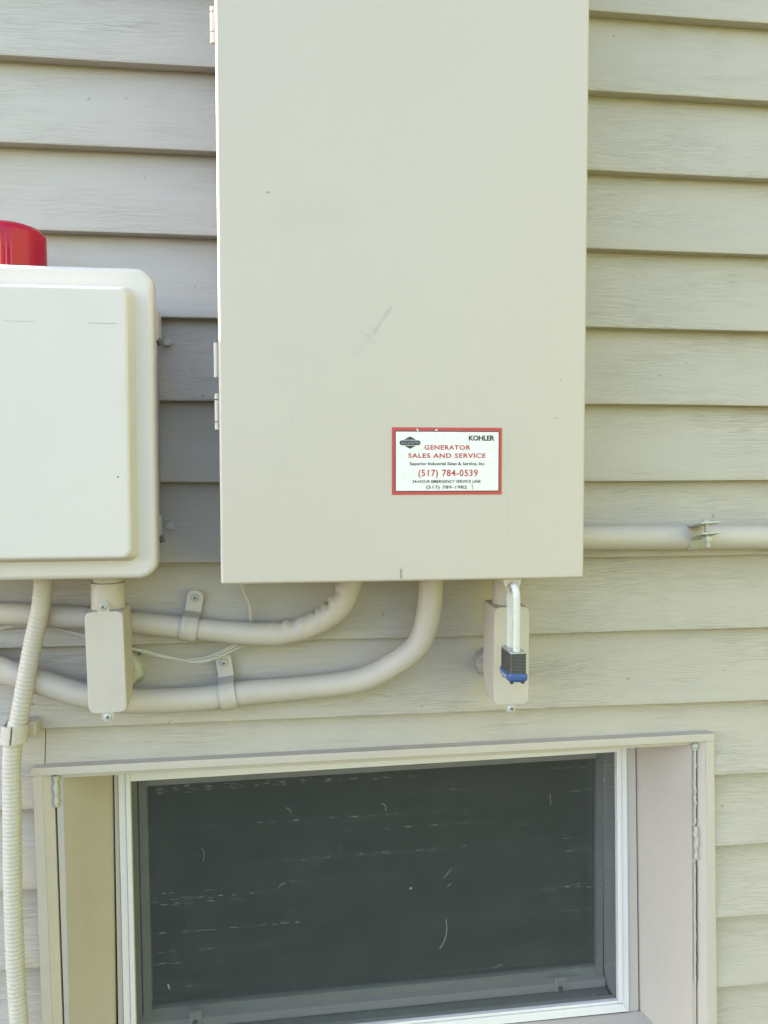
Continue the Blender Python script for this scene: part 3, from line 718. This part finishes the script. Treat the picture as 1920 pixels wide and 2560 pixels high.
# ------------------------------------------------------------------ bent conduits and straps
def wrinkle(i, s, a, d):
    # tape pleats on the inside of the bend
    inside = max(0.0, d.dot(Vector((-.72, -.1, .68))))
    if s < .37: return 1.0+.01*math.sin(s*60)
    k = min(1.0, (s-.37)/.03)
    return 1.0+k*inside*(.13*math.sin(s*420+2.0*math.sin(s*97))+.08*math.sin(s*250+a*2))+.012*math.sin(s*130+a*3)
P1 = [(-.62, -.021, -.150), (-.3536, -.021, -.1555), (-.278, -.021, -.1602), (-.211, -.021, -.1653), (-.140, -.021, -.1754), (-.102, -.021, -.1803), (-.063, -.021, -.1850), (-.035, -.022, -.1880),
      (.0038, -.025, -.1884), (.0424, -.032, -.1788), (.0769, -.045, -.1549), (.0904, -.050, -.1242), (.093, -.051, -.101)]
c1 = part('bent_conduit', tube(resample(catmull(P1, 10), .0035), lambda i, s: .0137 if s < .55 else .0137+.0012*min(1, (s-.55)/.06), 28, shape=lambda i, s, a, d: wrinkle(i, s-.235, a, d)), M['pvc'], angle=80)
tag(c1, 'upper beige conduit with a crumpled wrapped bend running into the cabinet', 'conduit', 'bent conduits under the cabinet')
P2 = [(-.62, -.021, -.150), (-.45, -.021, -.184), (-.3556, -.021, -.2117), (-.3285, -.021, -.2242), (-.2805, -.021, -.2414), (-.2365, -.021, -.2572), (-.1989, -.021, -.2650), (-.1656, -.021, -.2687), (-.0932, -.021, -.2683),
      (-.0284, -.021, -.2625), (.0424, -.022, -.2585), (.1055, -.030, -.2492), (.1474, -.039, -.2282), (.1784, -.044, -.2020), (.1900, -.050, -.1616), (.1922, -.051, -.1241), (.1925, -.051, -.101)]
P2[0] = (-.62, -.021, -.140)
c2 = part('bent_conduit', tube(resample(catmull(P2, 10), .005), lambda i, s: .0153, 28, shape=lambda i, s, a, d: 1+.006*math.sin(s*31+a)), M['pvc'], angle=80)
tag(c2, 'lower beige conduit sweeping up in a smooth bend into the cabinet', 'conduit', 'bent conduits under the cabinet')

def strap(cx, cz, yc, r, w, up_h, lean, rounded, rib, label):
    """one-hole strap: tab on the wall above the conduit, band over it; cz is the conduit centre"""
    s = thing('conduit_strap', (cx, 0, cz), label, 'strap', 'one-hole straps on the conduits')
    rr_ = r+.0028; path = [(up_h, -.0018), (up_h*.75, -.0018), (rr_+.007, -.0022), (rr_+.0018, -.0045)]
    for k in range(11):
        a = R(72-k*15.5); path.append((rr_*math.sin(a), yc-rr_*math.cos(a)))
    bm = bmesh.new(); cols = 9; grid = []
    for i, (dz, y) in enumerate(path):
        row = []
        for j in range(cols):
            u = -w/2+w*j/(cols-1); zz = dz
            if rounded and i == 0: zz = dz-(w/2-math.sqrt(max(w*w/4-u*u*.96, 0)))*.8
            if rounded and i == 1: zz = dz-.004*(abs(u)/(w/2))**4
            yy = y-(rib*math.exp(-(u/(w*.16))**2) if i >= 3 else 0)
            row.append(bm.verts.new((cx+u, yy, cz+zz)))
        grid.append(row)
    for a, b in zip(grid, grid[1:]):
        for j in range(cols-1): bm.faces.new((a[j], b[j], b[j+1], a[j+1]))
    bmesh.ops.recalc_face_normals(bm, faces=bm.faces[:])
    bmesh.ops.solidify(bm, geom=bm.faces[:], thickness=.0014)
    c = Vector((cx, 0, cz)); rotz_y(bm, lean, c); part('band', bm, M['pvc'], s, angle=40)
    p = c+Matrix.Rotation(lean, 3, 'Y') @ Vector((0, -.0032, up_h-w*.46)); screw(s, p, .0046, .4, washer=False)
strap(-.1050, -.1797, -.021, .0137, .0200, .0445, .155, True, .0012, 'rounded conduit strap with a screw on the upper conduit')
strap(-.0588, -.2651, -.021, .0153, .0195, .0462, -.165, False, .0, 'square ended conduit strap with a screw on the lower conduit')

# ------------------------------------------------------------------ loose wires
rt_ = thing('wire_bundle', (-.17, -.012, -.205), 'thin loose wires sagging between the two bent conduits', 'wire')
W = [(-.50, -.006, -.19), (-.349, -.007, -.1772), (-.3305, -.007, -.1760), (-.312, -.007, -.1732), (-.270, -.007, -.1768), (-.2327, -.007, -.1882), (-.171, -.010, -.2056), (-.1325, -.009, -.2170), (-.1034, -.008, -.2229), (-.0788, -.008, -.2196), (-.0441, -.007, -.2045), (-.020, -.005, -.1915)]
for k in range(4):
    rnd = random.Random(40+k); cm = catmull(W, 8); Q = []
    for i, p in enumerate(cm):
        t = i/len(cm); spread = .0008+.0022*max(0, (t-.6))/.4+.0012*max(0, .35-t)
        Q.append(p+Vector((0, -.004-.0006*math.cos(i*.7+k*1.6), spread*math.sin(i*.22*(1 if t < .7 else .2)+k*1.57)+(k-1.5)*spread*.5)))
    part('strand', tube(Q, .00085, 6), M['wire'], rt_)
cd = part('grey_cord', tube(catmull([(-.047, -.030, -.100), (-.0430, -.020, -.1240), (-.0368, -.014, -.1414), (-.0318, -.011, -.1541), (-.0306, -.009, -.1706), (-.031, -.008, -.186)], 8), .0024, 10), M['pvc'])
tag(cd, 'short thin cord hanging from the cabinet behind the upper conduit', 'cord')

# ------------------------------------------------------------------ flexible conduit on the left and its clip
PF = [(-.268, -.048, -.098), (-.2692, -.048, -.111), (-.2735, -.047, -.1463), (-.2837, -.042, -.1859), (-.2938, -.039, -.2335), (-.3039, -.036, -.2812), (-.3105, -.034, -.3000), (-.3141, -.033, -.3308), (-.3156, -.031, -.3794),
      (-.3168, -.031, -.4773), (-.3161, -.031, -.5763), (-.3132, -.031, -.6564), (-.309, -.031, -.75), (-.306, -.032, -.95), (-.306, -.034, GZ+.01)]
fx = part('flexible_conduit', tube(resample(catmull(PF, 12), .0013), lambda i, s: .01065+.00032*math.sin(2*math.pi*s/.0052), 22, shape=lambda i, s, a, d: 1+.008*math.sin(2*math.pi*s/.0052+a)), M['flex'], angle=80)
tag(fx, 'ribbed beige flexible conduit hanging down the wall left of the window', 'conduit')
clip = thing('conduit_clip', (-.3095, 0, -.298), 'snap ring clip holding the ribbed flexible conduit to the wall', 'clip')
def ring_arc(c, tilt, r0, r1, hgt, a0, a1, seg=24):
    bm = bmesh.new(); P = []
    for k in range(seg+1):
        a = R(a0+(a1-a0)*k/seg); row = []
        for r, z in ((r0, -hgt/2), (r1, -hgt/2), (r1, hgt/2), (r0, hgt/2)):
            row.append(bm.verts.new(Vector(c)+Vector((r*math.cos(a)+z*tilt, r*math.sin(a), z))))
        P.append(row)
    for a, b in zip(P, P[1:]):
        for j in range(4): bm.faces.new((a[j], b[j], b[(j+1) % 4], a[(j+1) % 4]))
    bm.faces.new(P[0]); bm.faces.new(P[-1][::-1]); bmesh.ops.recalc_face_normals(bm, faces=bm.faces[:]); bevel_all(bm, .0006, 2, 50)
    return bm
cc = (-.3098, -.034, -.2985)
part('clip_half', ring_arc(cc, .1, .0119, .0155, .0215, -85, 60), M['flex'], clip); part('clip_half', ring_arc(cc, .1, .0119, .0158, .0215, -265, -92), M['flex'], clip)
part('clip_rib', ring_arc((cc[0], cc[1], cc[2]-.004), .1, .0150, .0166, .0016, -240, -95), M['flex'], clip)
part('clip_foot', box(-.327, -.289, -.0205, -.0005, -.3080, -.2890, .0015), M['flex'], clip)

# ------------------------------------------------------------------ straight conduit on the right and its hanger clamp
PZ = -.0735
pr = part('straight_conduit', tube([(.330, -.0195, PZ+.0008), (.40, -.0195, PZ), (.55, -.0195, PZ-.0010), (.70, -.0195, PZ-.0022), (1.2, -.0195, PZ-.004), (XR-.1, -.0195, PZ-.006)], .0165, 36), M['pvc'], angle=80)
tag(pr, 'straight beige conduit running right from the cabinet along the siding', 'conduit')
clm = thing('hanger_clamp', (.549, 0, PZ), 'bolted hanger clamp gripping the straight conduit', 'clamp')
def clamp_band():
    prof = []; c = (-.0195, PZ-.001); r = .0173
    up_tab = [(-.070, -.0510), (-.050, -.0555), (-.032, -.0585)]
    arc = [(c[0]+r*math.cos(R(a)), c[1]+r*math.sin(R(a))) for a in [100, 75, 50, 25, 0, -25, -50, -75, -100, -125, -150, -172]]
    low_tab = [(-.0380, -.0770), (-.050, -.0715), (-.071, -.0660)]
    prof = up_tab+arc+low_tab
    hw = [.0135, .0135, .0095]+[.0085]*len(arc)+[.0095, .0130, .0130]
    sh = [.0005, 0, 0]+[0]*len(arc)+[0, .001, .0015]
    bm = bmesh.new(); grid = []
    for (y, z), h, d in zip(prof, hw, sh): grid.append([bm.verts.new((.5500+d+u*h, y, z+.0008*u)) for u in (-1, -.5, 0, .5, 1)])
    for a, b in zip(grid, grid[1:]):
        for j in range(4): bm.faces.new((a[j], a[j+1], b[j+1], b[j]))
    bmesh.ops.recalc_face_normals(bm, faces=bm.faces[:]); bmesh.ops.solidify(bm, geom=bm.faces[:], thickness=.0016)
    part('clamp_band', bm, M['zinc'], clm, angle=40)
clamp_band()
bx_, by_ = .5500, -.0585
bt = part('bolt', tube([(bx_, by_, -.0535), (bx_+.0022, by_-.0005, -.0835)], lambda i, s: .0029, 14), M['zinc'], clm)
thr = bmesh.new()
for k in range(16):
    t = k/15; z = -.0555-.0275*t; tube([(bx_+.0001+.0021*t, by_-.0005*t, z), (bx_+.0002+.0021*t, by_-.0005*t, z-.0008)], .0033, 12, into=thr)
part('thread', thr, M['zinc'], bt)
part('bolt_head', lathe([(.0060, -.0535), (.0054, -.0510), (.0034, -.0492), (.0008, -.0486)], (bx_, by_, 0), 'Z', 20), M['zinc'], clm)
bm = tube([(bx_+.0012, by_-.0003, -.0702), (bx_+.0016, by_-.0004, -.0762)], .0066, 6); bmesh.ops.recalc_face_normals(bm, faces=bm.faces[:]); bevel_all(bm, .0004, 2, 30)
part('nut', bm, M['zinc'], clm)

# ------------------------------------------------------------------ padlock
LX0, LX1, LY0, LY1 = .2582, .2768, -.1765, -.1365; LT, LM, LBm = -.1880, -.2122, -.2212
lk = thing('padlock', (.2675, -.1565, LBm), 'laminated steel padlock with a blue bumper and a tall pale shackle', 'padlock')
mx_ = (LX0+LX1)/2; my_ = (LY0+LY1)/2
def oct_(x0, x1, y0, y1, c): return [(x0+c, y0), (x1-c, y0), (x1, y0+c), (x1, y1-c), (x1-c, y1), (x0+c, y1), (x0, y1-c), (x0, y0+c)]
def slab(x0, x1, y0, y1, z0, z1, c, bev=0.0):
    bm = bmesh.new(); o_ = oct_(x0, x1, y0, y1, c); a = [bm.verts.new((x, y, z0)) for x, y in o_]; b = [bm.verts.new((x, y, z1)) for x, y in o_]
    bm.faces.new(a[::-1]); bm.faces.new(b)
    for i in range(8): bm.faces.new((a[i], a[(i+1) % 8], b[(i+1) % 8], b[i]))
    bmesh.ops.recalc_face_normals(bm, faces=bm.faces[:]); bevel_all(bm, bev, 2, 30); return bm
nl = 15; th = (LT-LM)/nl
for k in range(nl):
    z1 = LT-k*th; d = random.Random(k).uniform(0, .0002)
    part('lamination', slab(LX0+d, LX1-d, LY0+d, LY1-d, z1-th+.0003, z1, .0012, .0003), M['lamtop'] if k == 0 else M['lam'], lk, angle=30)
part('lamination_core', slab(LX0+.0007, LX1-.0007, LY0+.0007, LY1-.0007, LM, LT-.0003, .0012), M['gap'], lk)
for x in (LX0+.0030, LX1-.0030):
    for y in (LY0+.0035, my_-.008, my_+.008, LY1-.0035):
        if y in (LY0+.0035, LY1-.0035) or x < mx_: part('rivet', lathe([(.0021, LT-.0004), (.0021, LT+.0003), (.0013, LT+.0009)], (x, y, 0), 'Z', 12), M['lamtop'], lk)
    for y in (LY0+.0045, LY1-.0045): part('rivet', lathe([(.0012, LBm-.0026), (.0021, LBm-.0020), (.0024, LBm+.001)], (x, y, 0), 'Z', 12), M['rivet'], lk)
def bumper():
    bm = bmesh.new(); rings = []
    for g, z, c in ((.0006, LM+.0006, .0015), (.0014, LM-.0012, .002), (.0016, LBm+.0032, .0025), (.0008, LBm+.0008, .003), (-.0012, LBm, .0035)):
        y1 = LY1+g-(0.004 if z < LBm+.002 else 0)
        rings.append([bm.verts.new((x, y, z)) for x, y in oct_(LX0-g, LX1+g, LY0-g, y1, c)])
    for a, b in zip(rings, rings[1:]):
        for i in range(8): bm.faces.new((a[i], a[(i+1) % 8], b[(i+1) % 8], b[i]))
    bm.faces.new(rings[0]); bm.faces.new(rings[-1][::-1]); bmesh.ops.recalc_face_normals(bm, faces=bm.faces[:]); bevel_all(bm, .0005, 2, 20)
    return part('bumper', bm, M['blue'], lk, angle=40)
bp = bumper()
def bump_text():
    bm = text_bm('Master', .01)
    for v in bm.verts: v.co = Vector((LX0-.00185, (LY1-.004)+(LY0+.009-(LY1-.004))*v.co.x, -.2181+.0046*v.co.y))
    me = bpy.data.meshes.new('lettering'); bm.to_mesh(me); bm.free(); me.materials.append(M['whiteprint']); me.transform(Matrix.Translation(-origin_of(bp)))
    o = bpy.data.objects.new('lettering', me); COL.objects.link(o); o.parent = bp
bump_text()
SR = .0125; SZ = -.1170-.0062+.0; sh = []
ytop = my_; ztop = -.1158
sh = [(mx_, my_-SR, LT-.004), (mx_, my_-SR, -.155), (mx_-.0004, my_-SR, ztop-SR)]
for k in range(1, 12):
    a = math.pi*k/12; sh.append((mx_-.0004-.0003*k/12, my_-SR*math.cos(a), ztop-SR+SR*math.sin(a)))
sh += [(mx_-.0006, my_+SR, ztop-SR), (mx_-.0004, my_+SR, -.155), (mx_-.0002, my_+SR, LT-.004)]
part('shackle', tube([Vector(p) for p in sh], .0042, 18), M['shackle'], lk, angle=80)
